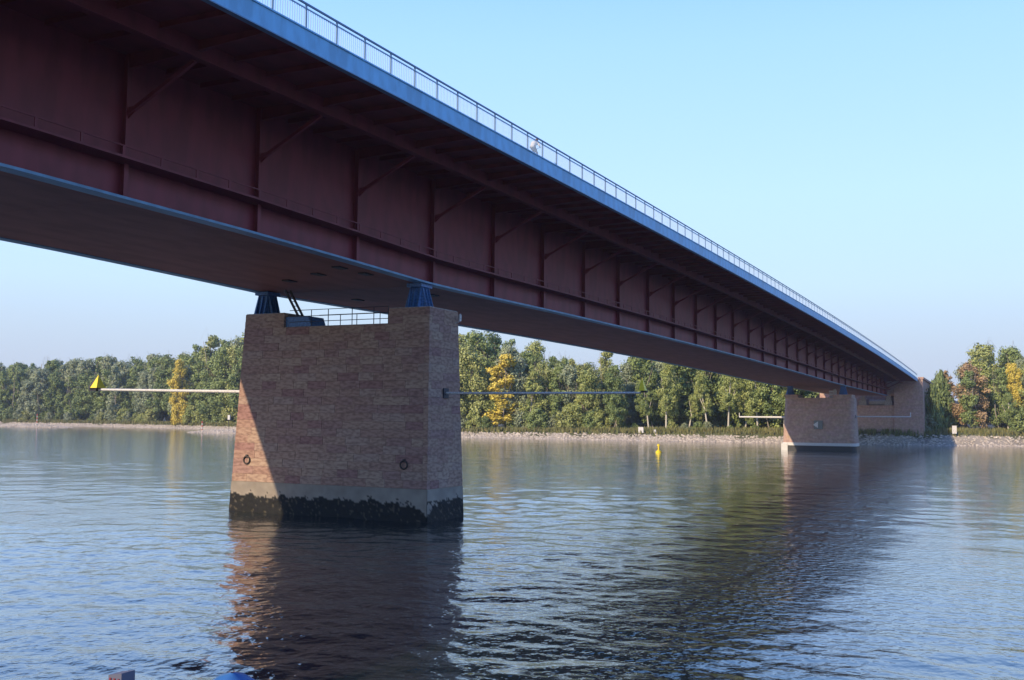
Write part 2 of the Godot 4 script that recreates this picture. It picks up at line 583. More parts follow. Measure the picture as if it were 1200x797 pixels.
		m.bar(V(0.3, yd - 0.63, ta), V(XR - 0.13, yd - 0.23, ta), 0.22, 0.02)
		put("bracket", m.mesh(), M.red_paint, b)
		m = MB.new()
		m.bar(V(0.30, flange_y(ta) * 0.0 + yd - 2.52, ta), V(3.82, yd - 0.80, ta), 0.16, 0.16)
		m.hexa([V(0.3, yd - 2.75, ta - 0.015), V(0.75, yd - 2.40, ta - 0.015), V(0.75, yd - 2.40, ta + 0.015), V(0.3, yd - 2.75, ta + 0.015), V(0.3, yd - 2.25, ta - 0.015), V(0.75, yd - 2.2, ta - 0.015), V(0.75, yd - 2.2, ta + 0.015), V(0.3, yd - 2.25, ta + 0.015)])
		put("diagonal_strut", m.mesh(), M.red_paint, b)
		for k in range(1, 4):
			var tr := ta + STEP * k / 4.0
			if tr > T_END: continue
			m = MB.new()
			var yr := deck_y(tr) + 0.277
			m.box(V(XR / 2 + 0.05, yr - 0.11, tr), Vector3(XR - 0.4, 0.22, 0.03))
			m.box(V(XR / 2 + 0.05, yr - 0.23, tr), Vector3(XR - 0.4, 0.02, 0.14))
			put("deck_rib", m.mesh(), M.red_paint, b)
		for k in 4:
			var tp := ta + STEP * (k + 0.62) / 4.0
			if tp > T_END: continue
			var lp := put("ledge_post", lpm, M.red_paint, b)
			lp.position = V(0, flange_y(tp), tp)
		# left cantilever
		m = MB.new()
		m.hexa([V(XL + 0.12, yd - 0.22, ta - 0.02), V(XW - 0.02, yd - 0.62, ta - 0.02), V(XW - 0.02, yd - 0.62, ta + 0.02), V(XL + 0.12, yd - 0.22, ta + 0.02), V(XL + 0.12, yd, ta - 0.02), V(XW - 0.02, yd, ta - 0.02), V(XW - 0.02, yd, ta + 0.02), V(XL + 0.12, yd, ta + 0.02)])
		put("bracket", m.mesh(), M.red_paint, b)
	# drain hatches in the soffit by the near pier
	for h in [[-1.6, 48.0], [-1.4, 50.3], [-4.2, 49.5], [-7.5, 51.0], [-9.0, 60.5], [-2.6, 60.0]]:
		m = MB.new()
		m.box(V(h[0], flange_y(h[1]) + 0.0, h[1]), Vector3(0.5, 0.08, 0.9))
		put("drain_hatch", m.mesh(), M.dark_steel, b)
	# railing along the right edge
	var rl := Node3D.new()
	rl.name = "railing"
	b.add_child(rl)
	var xr := XR - 0.08
	var post := MB.new()
	post.box(Vector3(0, 0.50, 0), Vector3(0.06, 1.0, 0.07))
	var post_m := post.mesh()
	var bars_m := MB.new()
	for i in 13:
		bars_m.box(Vector3(0, 0.44, -(STEP / 4.0) * (i + 1) / 14.0), Vector3(0.02, 0.80, 0.022))
	bars_m.bar(Vector3(0, 0.85, -0.03), Vector3(0, 0.85, -STEP / 4.0 + 0.03), 0.05, 0.045)
	bars_m.bar(Vector3(0, 0.05, -0.03), Vector3(0, 0.05, -STEP / 4.0 + 0.03), 0.05, 0.035)
	var bar_mesh := bars_m.mesh()
	var tp2 := T0 - 10 * STEP
	while tp2 < T_END:
		var y := deck_y(tp2) + 0.86
		var slope := (deck_y(tp2 + 1.0) - deck_y(tp2))
		put("railing_post", post_m, M.rail_blue, rl).position = V(xr, y, tp2)
		if tp2 + STEP / 4.0 < T_END + 0.3:
			var pn := put("railing_bars", bar_mesh, M.bar_blue, rl)
			pn.position = V(xr, y, tp2)
			pn.rotation.x = atan(slope)
		tp2 += STEP / 4.0
	m = MB.new()
	m.sweep([[xr - 0.04, 1.86], [xr + 0.04, 1.86], [xr + 0.04, 1.93], [xr - 0.04, 1.93]], along(T0 - 10 * STEP, T_END, STEP / 4.0), deck_y)
	put("handrail", m.mesh(), M.rail_blue, rl)

# ------------------------------------------------------------------ near pier
func pier_x(y: float, left: bool) -> float:
	return lerp(-12.95, -12.45, y / 12.6) if left else lerp(1.75, 1.45, y / 12.6)
func pier_t(y: float, front: bool) -> float:
	return lerp(52.35, 52.85, y / 12.6) if front else lerp(56.75, 56.25, y / 12.6)

func frustum(m: MB, y0: float, y1: float, inset: float, xa := -1000.0, xb := 1000.0):
	var p := []
	for y in [y0, y1]:
		var l: float = max(pier_x(y, true) + inset, xa)
		var r: float = min(pier_x(y, false) - inset, xb)
		var f := pier_t(y, true) + inset
		var k := pier_t(y, false) - inset
		p += [V(l, y, f), V(r, y, f), V(r, y, k), V(l, y, k)]
	m.hexa(p)

func block_mesh(seed_: int) -> ArrayMesh:       # unit stone, bevelled on the face side (+z), slightly uneven
	var r := RandomNumberGenerator.new()
	r.seed = seed_
	var m := MB.new()
	var e := 0.47
	var f := []
	for s in [[-1, -1], [1, -1], [1, 1], [-1, 1]]:
		f.append(Vector3(s[0] * 0.490 + r.randf_range(-0.004, 0.004), s[1] * 0.476 + r.randf_range(-0.008, 0.008), 0.5 + r.randf_range(-0.02, 0.02)))
	var g := []
	for s in [[-1, -1], [1, -1], [1, 1], [-1, 1]]:
		g.append(Vector3(s[0] * 0.499, s[1] * 0.496, e))
	m.quad(f[0], f[1], f[2], f[3])
	for i in 4: m.quad(g[i], g[(i + 1) % 4], f[(i + 1) % 4], f[i])
	var bk := []
	for s in [[-1, -1], [1, -1], [1, 1], [-1, 1]]: bk.append(Vector3(s[0] * 0.499, s[1] * 0.496, -0.5))
	for i in 4: m.quad(bk[i], bk[(i + 1) % 4], g[(i + 1) % 4], g[i])
	return m.mesh()

func pier_near():
	var p := thing("bridge_pier", "large near bridge pier of red sandstone blocks standing in the river", "bridge pier", Vector3.ZERO)
	var r := RandomNumberGenerator.new()
	r.seed = 77
	var variants := []
	for i in 5: variants.append(block_mesh(500 + i))
	var m := MB.new()
	frustum(m, 1.9, 11.68, 0.03)
	frustum(m, 11.68, 12.56, 0.03, -1000.0, -9.35)
	frustum(m, 11.68, 12.56, 0.03, -1.45, 1000.0)
	put("core", m.mesh(), M.mortar, p)
	var rest := MB.new()
	var depth := 0.34
	var ncourse := 20
	var heights := []
	for i in ncourse: heights.append((11.70 - 1.9) / ncourse)
	heights += [0.46, 0.46]
	var y := 1.9
	for c in heights.size():
		var h: float = heights[c]
		var ym := y + h / 2
		var l := pier_x(ym, true)
		var rr := pier_x(ym, false)
		var fr := pier_t(ym, true)
		var bk := pier_t(ym, false)
		var tilt := atan(0.5 / 12.6)
		var odd := c % 2 == 1
		var segs := [[l, rr - (depth if odd else 0.0)]]
		if c >= ncourse: segs = [[l, -9.32], [-1.42, rr - (depth if odd else 0.0)]]
		for sg in segs:
			var x: float = sg[0]
			while x < sg[1] - 0.05:
				var w := r.randf_range(1.0, 1.85)
				if x + w > sg[1] - 0.7: w = sg[1] - x
				if w > 2.1: w *= 0.5
				var o := put("stone_block", variants[r.randi() % 5], M["stone_%d" % stone_tone(r)], p)
				var bs := Basis(Vector3.RIGHT, -tilt)
				o.transform = Transform3D(Basis(bs.x * w, bs.y * h, bs.z * depth), V(x + w / 2, ym, fr + depth / 2 - r.randf_range(0.0, 0.018)))
				x += w
		# right end face
		var t: float = fr + (0.0 if odd else depth)
		while t < bk - 0.05:
			var w := r.randf_range(1.0, 1.8)
			if t + w > bk - 0.7: w = bk - t
			if w > 2.1: w *= 0.5
			var o := put("stone_block", variants[r.randi() % 5], M["stone_%d" % stone_tone(r)], p)
			var bs := Basis(Vector3.UP, PI / 2) * Basis(Vector3.RIGHT, -atan(0.3 / 12.6))
			o.transform = Transform3D(Basis(bs.x * w, bs.y * h, bs.z * depth), V(rr - depth / 2 + r.randf_range(0.0, 0.018), ym, t + w / 2))
			t += w
		# faces away from the camera
		var xx := l + 0.0
		while xx < rr - 0.1:
			var w: float = min(r.randf_range(1.1, 1.7), rr - xx)
			if not (c >= ncourse and xx + w > -9.3 and xx < -1.4):
				rest.box(V(xx + w / 2, ym, bk - 0.12), Vector3(w - 0.02, h - 0.02, 0.26))
			xx += w
		var t2: float = fr + depth + 0.02
		while t2 < bk - 0.3:
			var w: float = min(r.randf_range(1.1, 1.7), bk - 0.3 - t2)
			rest.box(V(l + 0.12, ym, t2 + w / 2), Vector3(0.26, h - 0.02, w - 0.02))
			t2 += w
		y += h
	var ro := put("rear_stone_blocks", rest.mesh(), M.stone_0, p)
	ro.set_meta("kind", "stuff")
	# coping slabs
	m = MB.new()
	m.box(V(-10.9, 12.62, 54.55), Vector3(3.05, 0.1, 3.3))
	m.box(V(0.02, 12.62, 54.55), Vector3(2.8, 0.1, 3.3))
	put("coping", m.mesh(), M.concrete, p)
	m = MB.new()
	m.box(V(-5.4, 11.72, 54.55), Vector3(7.8, 0.06, 3.2))
	put("walkway_floor", m.mesh(), M.concrete, p)
	put("waterline_plinth", plinth_mesh(), M.crust, p)
	# mooring rings
	for q in [[-11.69, 3.27], [0.09, 3.28]]:
		m = MB.new()
		var pts := []
		var rad := []
		for i in 17:
			var a := TAU * i / 16
			pts.append(V(q[0] + sin(a) * 0.24, q[1] - cos(a) * 0.24, pier_t(q[1], true) - 0.07)); rad.append(0.045)
		m.tube(pts, rad, 6, false)
		m.box(V(q[0], q[1] + 0.26, pier_t(q[1], true) - 0.03), Vector3(0.16, 0.16, 0.12))
		put("mooring_ring", m.mesh(), M.iron, p)
	# bearings
	for bx in [-12.15, -0.35]:
		bearing(p, V(bx, 12.67, 54.6), flange_y(54.6) - 12.67, 1.0)
	# railings of the service walk between the pedestals
	for k in [[53.0, 11.75], [56.1, 11.75]]:
		var rl := Node3D.new()
		rl.name = "service_railing"
		p.add_child(rl, true)
		for x in [-7.3, -6.0, -4.2, -2.6, -1.55]:
			m = MB.new()
			m.tube([V(x, k[1], k[0]), V(x, k[1] + 1.05, k[0])], [0.028, 0.028], 6)
			put("post", m.mesh(), M.dark_steel, rl)
		for yy in [0.3, 0.65, 1.04]:
			m = MB.new()
			m.tube([V(-9.0, k[1] + yy, k[0]), V(-1.5, k[1] + yy, k[0])], [0.024, 0.024], 6)
			put("rail", m.mesh(), M.dark_steel, rl)
	# service platform and ladder beside the left bearing
	m = MB.new()
	m.hexa([V(-9.3, 11.76, 53.0), V(-7.3, 11.76, 53.0), V(-7.3, 11.76, 54.6), V(-9.3, 11.76, 54.6), V(-9.3, 12.4, 53.0), V(-7.55, 12.4, 53.0), V(-7.55, 12.4, 54.6), V(-9.3, 12.4, 54.6)])
	put("service_box", m.mesh(), M.bearing_blue, p)
	var ld := Node3D.new()
	ld.name = "ladder"
	p.add_child(ld)
	for dz in [53.4, 53.9]:
		m = MB.new()
		m.bar(V(-9.75, 14.2, dz), V(-8.6, 12.4, dz), 0.08, 0.14)
		put("ladder_stile", m.mesh(), M.dark_steel, ld)
	for i in 6:
		var k := (i + 0.5) / 6.0
		m = MB.new()
		m.tube([V(lerp(-9.75, -8.6, k), lerp(14.2, 12.4, k), 53.4), V(lerp(-9.75, -8.6, k), lerp(14.2, 12.4, k), 53.9)], [0.02, 0.02], 5)
		put("ladder_rung", m.mesh(), M.dark_steel, ld)
	# small white lamp on the right end
	m = MB.new()
	m.tube([V(1.46, 11.9, 55.9), V(1.75, 12.0, 55.9), V(1.8, 12.35, 55.9)], [0.03, 0.03, 0.03], 6)
	m.lathe(V(1.8, 12.0, 55.9), [[0.06, 0.0], [0.1, 0.05], [0.1, 0.4], [0.04, 0.48]], 8)
	put("navigation_lamp", m.mesh(), M.white_paint, p)

func stone_tone(r: RandomNumberGenerator) -> int:
	var k := r.randf()
	return 0 if k < 0.28 else 1 if k < 0.50 else 2 if k < 0.62 else 3 if k < 0.80 else 4 if k < 0.93 else 5

func bearing(p: Node, at: Vector3, h: float, s: float):
	var b := Node3D.new()
	b.name = "bearing"
	b.position = at
	p.add_child(b, true)
	var m := MB.new()
	m.box(Vector3(0, 0.04, 0), Vector3(1.75, 0.08, 1.75) * Vector3(s, 1, s))
	put("base_plate", m.mesh(), M.bearing_blue, b)
	m = MB.new()
	var w0 := 0.55 * s
	var w1 := 0.36 * s
	m.hexa([Vector3(-w0, 0.08, w0), Vector3(w0, 0.08, w0), Vector3(w0, 0.08, -w0), Vector3(-w0, 0.08, -w0), Vector3(-w1, h - 0.2, w1), Vector3(w1, h - 0.2, w1), Vector3(w1, h - 0.2, -w1), Vector3(-w1, h - 0.2, -w1)])
	put("pedestal", m.mesh(), M.bearing_blue, b)
	m = MB.new()
	m.box(Vector3(0, h - 0.12, 0), Vector3(1.05 * s, 0.22, 1.3 * s))
	put("rocker_head", m.mesh(), M.bearing_blue, b)
	for i in 3:        # flared ribs on all four sides
		var o := (i - 1) * 0.36 * s
		for k in 4:
			m = MB.new()
			var bs := Basis(Vector3.UP, k * PI / 2)
			var q := []
			for e in [[o - 0.03, 0.08, 0.82 * s], [o + 0.03, 0.08, 0.82 * s], [o + 0.03, 0.08, 0.3 * s], [o - 0.03, 0.08, 0.3 * s], [o - 0.03, h - 0.24, 0.45 * s], [o + 0.03, h - 0.24, 0.45 * s], [o + 0.03, h - 0.24, 0.2 * s], [o - 0.03, h - 0.24, 0.2 * s]]:
				q.append(bs * Vector3(e[0], e[1], e[2]))
			m.hexa(q)
			put("rib", m.mesh(), M.bearing_blue, b)

func plinth_mesh() -> ArrayMesh:       # concrete foot of the pier with its crust of algae and mussels below the high-water mark
	var f := FastNoiseLite.new(); f.seed = 41; f.frequency = 0.9; f.fractal_octaves = 4
	var g := FastNoiseLite.new(); g.seed = 42; g.frequency = 3.2; g.fractal_octaves = 2
	var w := FastNoiseLite.new(); w.seed = 43; w.frequency = 0.12
	var st := SurfaceTool.new()
	st.begin(Mesh.PRIMITIVE_TRIANGLES)
	var base := 0
	for side in 4:
		var step := 0.09 if side < 2 else 0.4
		var len_: float = [14.7, 4.4, 14.7, 4.4][side]
		var nu := int(len_ / step)
		var nv := int(3.1 / step)
		for j in nv + 1:
			for i in nu + 1:
				var y := -1.2 + 3.1 * j / nv
				var u := float(i) / nu
				var l := pier_x(y, true); var rr := pier_x(y, false); var fr := pier_t(y, true); var bk := pier_t(y, false)
				var pos: Vector3
				var out: Vector3
				var corner := 9.0
				if side == 0: pos = V(lerp(l, rr, u), y, fr); out = Vector3(0, 0, 1); corner = (1.0 - u) * len_
				elif side == 1: pos = V(rr, y, lerp(fr, bk, u)); out = Vector3(1, 0, 0); corner = u * len_
				elif side == 2: pos = V(lerp(rr, l, u), y, bk); out = Vector3(0, 0, -1)
				else: pos = V(l, y, lerp(bk, fr, u)); out = Vector3(-1, 0, 0)
				var nz := f.get_noise_3dv(pos)
				var n2 := g.get_noise_3dv(pos)
				var top := 1.08 + 0.32 * nz + 0.15 * w.get_noise_3dv(pos * 8.0) - 0.75 * exp(-corner * 1.3)
				if side == 1: top += 0.05
				var crusted: bool = y < top and n2 < 0.42
				var speck: bool = y < top + 0.2 and n2 > 0.32 and y > top - 0.1
				var c := Color(0.36, 0.31, 0.25) * (1.0 + 0.3 * nz)
				if crusted or speck: c = Color(0.012, 0.012, 0.010) * (1.0 + 0.6 * n2)
				elif y < top: c = Color(0.10, 0.085, 0.06)
				if side == 1 and abs(y - 1.12 - 0.05 * nz) < 0.05 and n2 > -0.3: c = Color(0.012, 0.012, 0.010)
				var push := 0.0
				if crusted: push = 0.035 + 0.05 * abs(n2)
				if i == 0 or i == nu: push = 0.02
				st.set_color(c)
				st.add_vertex(pos + out * push)
		for j in nv:
			for i in nu:
				var a := base + j * (nu + 1) + i
				st.add_index(a); st.add_index(a + nu + 1); st.add_index(a + 1)
				st.add_index(a + 1); st.add_index(a + nu + 1); st.add_index(a + nu + 2)
		base += (nu + 1) * (nv + 1)
	# top ledge
	st.set_color(Color(0.33, 0.30, 0.25))
	for q in [V(pier_x(1.9, true), 1.9, pier_t(1.9, true)), V(pier_x(1.9, false), 1.9, pier_t(1.9, true)), V(pier_x(1.9, false), 1.9, pier_t(1.9, false)), V(pier_x(1.9, true), 1.9, pier_t(1.9, false))]:
		st.add_vertex(q)
	for k in [0, 2, 1, 0, 3, 2]: st.add_index(base + k)
	st.generate_normals()
	return st.commit()

# ------------------------------------------------------------------ far pier
func pier_far():
	var p := thing("bridge_pier", "smaller looking far bridge pier of sandstone near the opposite bank", "bridge pier")
	var t0 := 217.4
	var m := MB.new()
	var ring := func(y: float, grow: float) -> Array:      # rounded rectangle in plan
		var k := y / 11.4
		var l: float = lerp(-12.3, -11.7, k) - grow
		var r: float = lerp(2.35, 1.95, k) + grow
		var f: float = t0 + lerp(0.0, 0.5, k) - grow
		var b: float = t0 + lerp(6.0, 5.5, k) + grow
		var rad := 1.1
		var out := []
		for c in [[r - rad, b - rad, 0], [l + rad, b - rad, 1], [l + rad, f + rad, 2], [r - rad, f + rad, 3]]:
			for s in 5:
				var a: float = PI / 2 * (c[2] + s / 4.0)
				out.append(V(c[0] + cos(a) * rad, y, c[1] + sin(a) * rad))
		return out
	var solid := func(mm: MB, ya: float, yb: float, grow: float):
		var a: Array = ring.call(ya, grow)
		var b: Array = ring.call(yb, grow)
		for i in a.size():
			var j: int = (i + 1) % a.size()
			mm.quad(a[i], a[j], b[j], b[i])
		var cen := Vector3.ZERO
		for q in b: cen += q / b.size()
		for i in b.size(): mm.tri(b[i], b[(i + 1) % b.size()], cen)
	solid.call(m, 1.35, 10.75, 0.0)
	put("shaft", m.mesh(), M.far_stone, p)
	m = MB.new()
	m.hexa([V(-11.6, 10.75, t0 + 0.5), V(-9.0, 10.75, t0 + 0.5), V(-9.0, 10.75, t0 + 5.4), V(-11.6, 10.75, t0 + 5.4), V(-11.6, 11.4, t0 + 0.5), V(-9.0, 11.4, t0 + 0.5), V(-9.0, 11.4, t0 + 5.4), V(-11.6, 11.4, t0 + 5.4)])
	m.hexa([V(-2.0, 10.75, t0 + 0.5), V(1.6, 10.75, t0 + 0.5), V(1.6, 10.75, t0 + 5.4), V(-2.0, 10.75, t0 + 5.4), V(-2.0, 11.4, t0 + 0.5), V(1.6, 11.4, t0 + 0.5), V(1.6, 11.4, t0 + 5.4), V(-2.0, 11.4, t0 + 5.4)])
	put("bearing_block", m.mesh(), M.far_stone, p)
	m = MB.new()
	solid.call(m, 1.0, 1.6, 0.06)
	m.box(V(-11.7, 0.6, t0 + 0.3), Vector3(1.3, 1.6, 0.9))
	put("white_water_mark", m.mesh(), M.white_paint, p)
	m = MB.new()
	solid.call(m, -1.5, 1.02, 0.12)
	put("algae_foot", m.mesh(), M.black_paint, p)
	for bx in [-11.0, -0.35]:
		bearing(p, V(bx, 11.4, t0 + 2.9), flange_y(t0 + 2.9) - 11.4, 1.0)
	m = MB.new()
	for i in 3: m.box(V(-2.6, 11.0 + i * 0.55, t0 + 4.0), Vector3(1.4, 0.4, 0.6))
	m.box(V(-2.3, 11.6, t0 + 4.6), Vector3(0.5, 1.9, 0.3))
	put("maintenance_steps", m.mesh(), M.white_paint, p)
	# clearance sign on its front
	var s := thing("passage_sign", "square grey board with white triangle on front of the far pier", "sign")
	m = MB.new()
	m.box(V(-4.9, 5.25, t0 + 0.02), Vector3(1.7, 1.75, 0.12))
	put("board", m.mesh(), M.grey_board, s)
	m = MB.new()
	m.hexa([V(-5.9, 5.25, t0 - 0.1), V(-4.95, 4.6, t0 - 0.1), V(-4.95, 4.6, t0 - 0.05), V(-5.9, 5.25, t0 - 0.05), V(-5.9, 5.27, t0 - 0.1), V(-4.95, 5.95, t0 - 0.1), V(-4.95, 5.95, t0 - 0.05), V(-5.9, 5.27, t0 - 0.05)])
	put("white_triangle", m.mesh(), M.white_paint, s)

# ------------------------------------------------------------------ abutment
func abutment():
	var a := thing("bridge_abutment", "tall sandstone abutment carrying the far end of the bridge", "abutment")
	var m := MB.new()
	var t := 291.6
	m.hexa([V(-20, 1.0, t - 0.6), V(1.75, 1.0, t - 0.6), V(1.75, 1.0, t + 9), V(-20, 1.0, t + 9), V(-20, 10.3, t), V(1.75, 10.3, t), V(1.75, 10.3, t + 9), V(-20, 10.3, t + 9)])
	put("front_wall", m.mesh(), M.far_stone, a)
	m = MB.new()
	m.hexa([V(1.75, 1.0, t - 0.9), V(9.1, 1.0, t - 0.9), V(9.1, 1.0, t + 60), V(1.75, 1.0, t + 60), V(1.75, 17.2, t - 0.1), V(8.9, 17.2, t - 0.1), V(8.9, 15.8, t + 60), V(1.75, 15.8, t + 60)])
	put("wing_wall", m.mesh(), M.far_stone, a)
	m = MB.new()
	m.box(V(0.80, 15.0, t + 3.0), Vector3(1.9, 4.4, 5.6))
	put("girder_seat_wall", m.mesh(), M.far_stone, a)
	m = MB.new()
	m.hexa([V(7.8, 17.22, t - 0.25), V(9.15, 17.22, t - 0.25), V(9.15, 15.8, t + 60), V(7.8, 15.8, t + 60), V(7.8, 17.75, t - 0.25), V(9.15, 17.75, t - 0.25), V(9.15, 16.6, t + 60), V(7.8, 16.6, t + 60)])
	put("parapet", m.mesh(), M.far_stone, a)
	m = MB.new()
	m.box(V(-8.2, 13.3, t + 5.0), Vector3(19.8, 6.0, 1.2))
	put("back_wall", m.mesh(), M.far_stone, a)
	m = MB.new()
	m.tube([V(-4.6, 11.1, t + 1.2), V(-0.6, 11.1, t + 1.2)], [0.75, 0.75], 14)
	put("cross_pipe", m.mesh(), M.concrete, a)
	for bx in [-6.2, 0.3]:
		m = MB.new()
		m.box(V(bx, 11.0, t + 1.2), Vector3(1.9, 1.4, 1.8))
		m.box(V(bx, 12.2, t + 1.2), Vector3(1.2, 1.2, 1.2))
		put("bearing_block", m.mesh(), M.concrete, a)
	# embankment carrying the road behind
	m = MB.new()
	m.hexa([V(-30, 1.0, t + 9), V(20, 1.0, t + 60), V(26, 1.0, t + 400), V(-60, 1.0, t + 400), V(-18, 15.0, t + 9.2), V(8.0, 15.6, t + 60), V(8.0, 12.0, t + 400), V(-18, 12.0, t + 400)])
	put("embankment", m.mesh(), M.asphalt).set_meta("kind", "structure")

# ------------------------------------------------------------------ vegetation
func crown_mesh(seed_: int, h0: float, h1: float, rad: float, shape: int, leaf: float, count: int, ca: Color, cb: Color) -> ArrayMesh:
	var r := RandomNumberGenerator.new()
	r.seed = seed_
	var m := MB.new()
	var nc := 84 if shape != 2 else 34
	var per := int(count / nc)
	var lobes := []
	for i in 8:
		var lu := (i + r.randf_range(0.2, 0.9)) / 8.0
		var la := i * 2.2 + r.randf_range(-0.7, 0.7)
		var lr := rad * r.randf_range(0.25, 0.75) * (1.0 - 0.55 * lu)
		var size := rad * r.randf_range(0.32, 0.62) * (1.0 - 0.35 * lu)
		lobes.append([Vector3(cos(la) * lr, lerp(h0 + size * 0.6, h1 - size * 0.9, lu), sin(la) * lr), size])
	for k in nc:
		var u := (k + r.randf()) / nc
		var prof := 0.0
		if shape == 0: prof = pow(sin(PI * clamp(pow(u, 0.75), 0.03, 0.97)), 0.6)             # oval
		elif shape == 1: prof = pow(sin(PI * clamp(pow(u, 0.95) * 0.9 + 0.06, 0.0, 1.0)), 0.75) * (1.0 - 0.25 * u)   # tall poplar
		else: prof = sqrt(max(0.05, 1.0 - pow(u, 2.2)))                                         # shrub dome
		var a := k * 2.39996 + r.randf_range(-0.5, 0.5)
		var rr := rad * prof * sqrt(r.randf_range(0.12, 1.0)) * 0.86
		var cen := Vector3(cos(a) * rr, lerp(h0, h1, u), sin(a) * rr)
		if shape != 2 and r.randf() < 0.8:
			var lb: Array = lobes[r.randi() % lobes.size()]
			cen = lb[0] + Vector3(r.randfn(), r.randfn() * 1.25, r.randfn()).normalized() * lb[1] * pow(r.randf(), 0.4)
			prof = 0.8
		var cr := rad * (r.randf_range(0.20, 0.36) if shape != 2 else r.randf_range(0.22, 0.38)) * (0.6 + 0.4 * prof)
		var sq := Vector3(1.0, r.randf_range(0.7, 1.15), 1.0)
		var tone := ca.lerp(cb, r.randf())
		for i in per:
			var d := Vector3(r.randfn(), r.randfn(), r.randfn()).normalized()
			var pos := cen + d * sq * cr * pow(r.randf(), 0.4) * r.randf_range(0.8, 1.12)
			var nn := (d * 0.9 + Vector3(r.randf_range(-1, 1), r.randf_range(-0.6, 1.2), r.randf_range(-1, 1)) * 0.75).normalized()
			var x := nn.cross(Vector3(r.randf_range(-1, 1), 1, r.randf_range(-1, 1))).normalized()
			var y := nn.cross(x)
			var s := leaf * r.randf_range(0.6, 1.25)
			m.col = tone * r.randf_range(0.8, 1.22)
			var k0 := m.v.size()
			for q in [[-0.5, -0.15], [0.1, -0.5], [0.5, 0.2], [-0.1, 0.5]]:
				m.v.append(pos + x * q[0] * s + y * q[1] * s); m.n.append(nn); m.c.append(m.col)
			for q in [0, 2, 1, 0, 3, 2]: m.ix.append(k0 + q)
	return m.mesh()

func trunk_mesh(seed_: int, h: float, rad: float, base_r: float, c: Color) -> ArrayMesh:
	var r := RandomNumberGenerator.new()
	r.seed = seed_
	var m := MB.new()
	m.col = c
	var pts := []
	var rads := []
	var lean := Vector3(r.randf_range(-1, 1), 0, r.randf_range(-1, 1)) * h * 0.05
	for i in 6:
		var k := i / 5.0
		pts.append(Vector3(0, h * k - 0.6 * (1.0 - k), 0) + lean * k * k + Vector3(r.randf_range(-1, 1), 0, r.randf_range(-1, 1)) * 0.1)
		rads.append(base_r * (1.0 - 0.85 * k))
	m.tube(pts, rads, 7)
	for j in 9:
		var k := r.randf_range(0.28, 0.9)
		var p0 := Vector3(0, h * k, 0) + lean * k * k
		var a := j * 2.4 + r.randf()
		var d := Vector3(cos(a), r.randf_range(0.6, 1.3), sin(a)) * rad * r.randf_range(0.45, 0.75)
		m.tube([p0, p0 + d * 0.5 + Vector3(0, 0.2, 0), p0 + d], [base_r * 0.42 * (1.1 - k), base_r * 0.26 * (1.1 - k), base_r * 0.05], 5)
	return m.mesh()

# skyline of the wood: [x, t of the front row behind, tree top y]
var sky_pts := [[-480.0, 30.0], [-415.0, 30.5], [-375.0, 30.5], [-345.0, 31.0], [-318.0, 33.5], [-298.0, 36.5], [-262.0, 37.5], [-235.0, 36.0], [-200.0, 32.0], [-160.0, 32.0], [-137.0, 31.5], [-118.0, 29.5], [-107.0, 24.5], [-90.0, 23.0], [-79.0, 27.0], [-60.0, 28.0], [-30.0, 26.0], [-5.0, 22.0], [10.0, 18.0], [14.0, 18.5], [18.0, 22.5], [40.0, 24.0], [120.0, 25.0]]
func top_at(x: float) -> float:
	for i in sky_pts.size() - 1:
		if x <= sky_pts[i + 1][0]:
			return remap(x, sky_pts[i][0], sky_pts[i + 1][0], sky_pts[i][1], sky_pts[i + 1][1])
	return 27.0

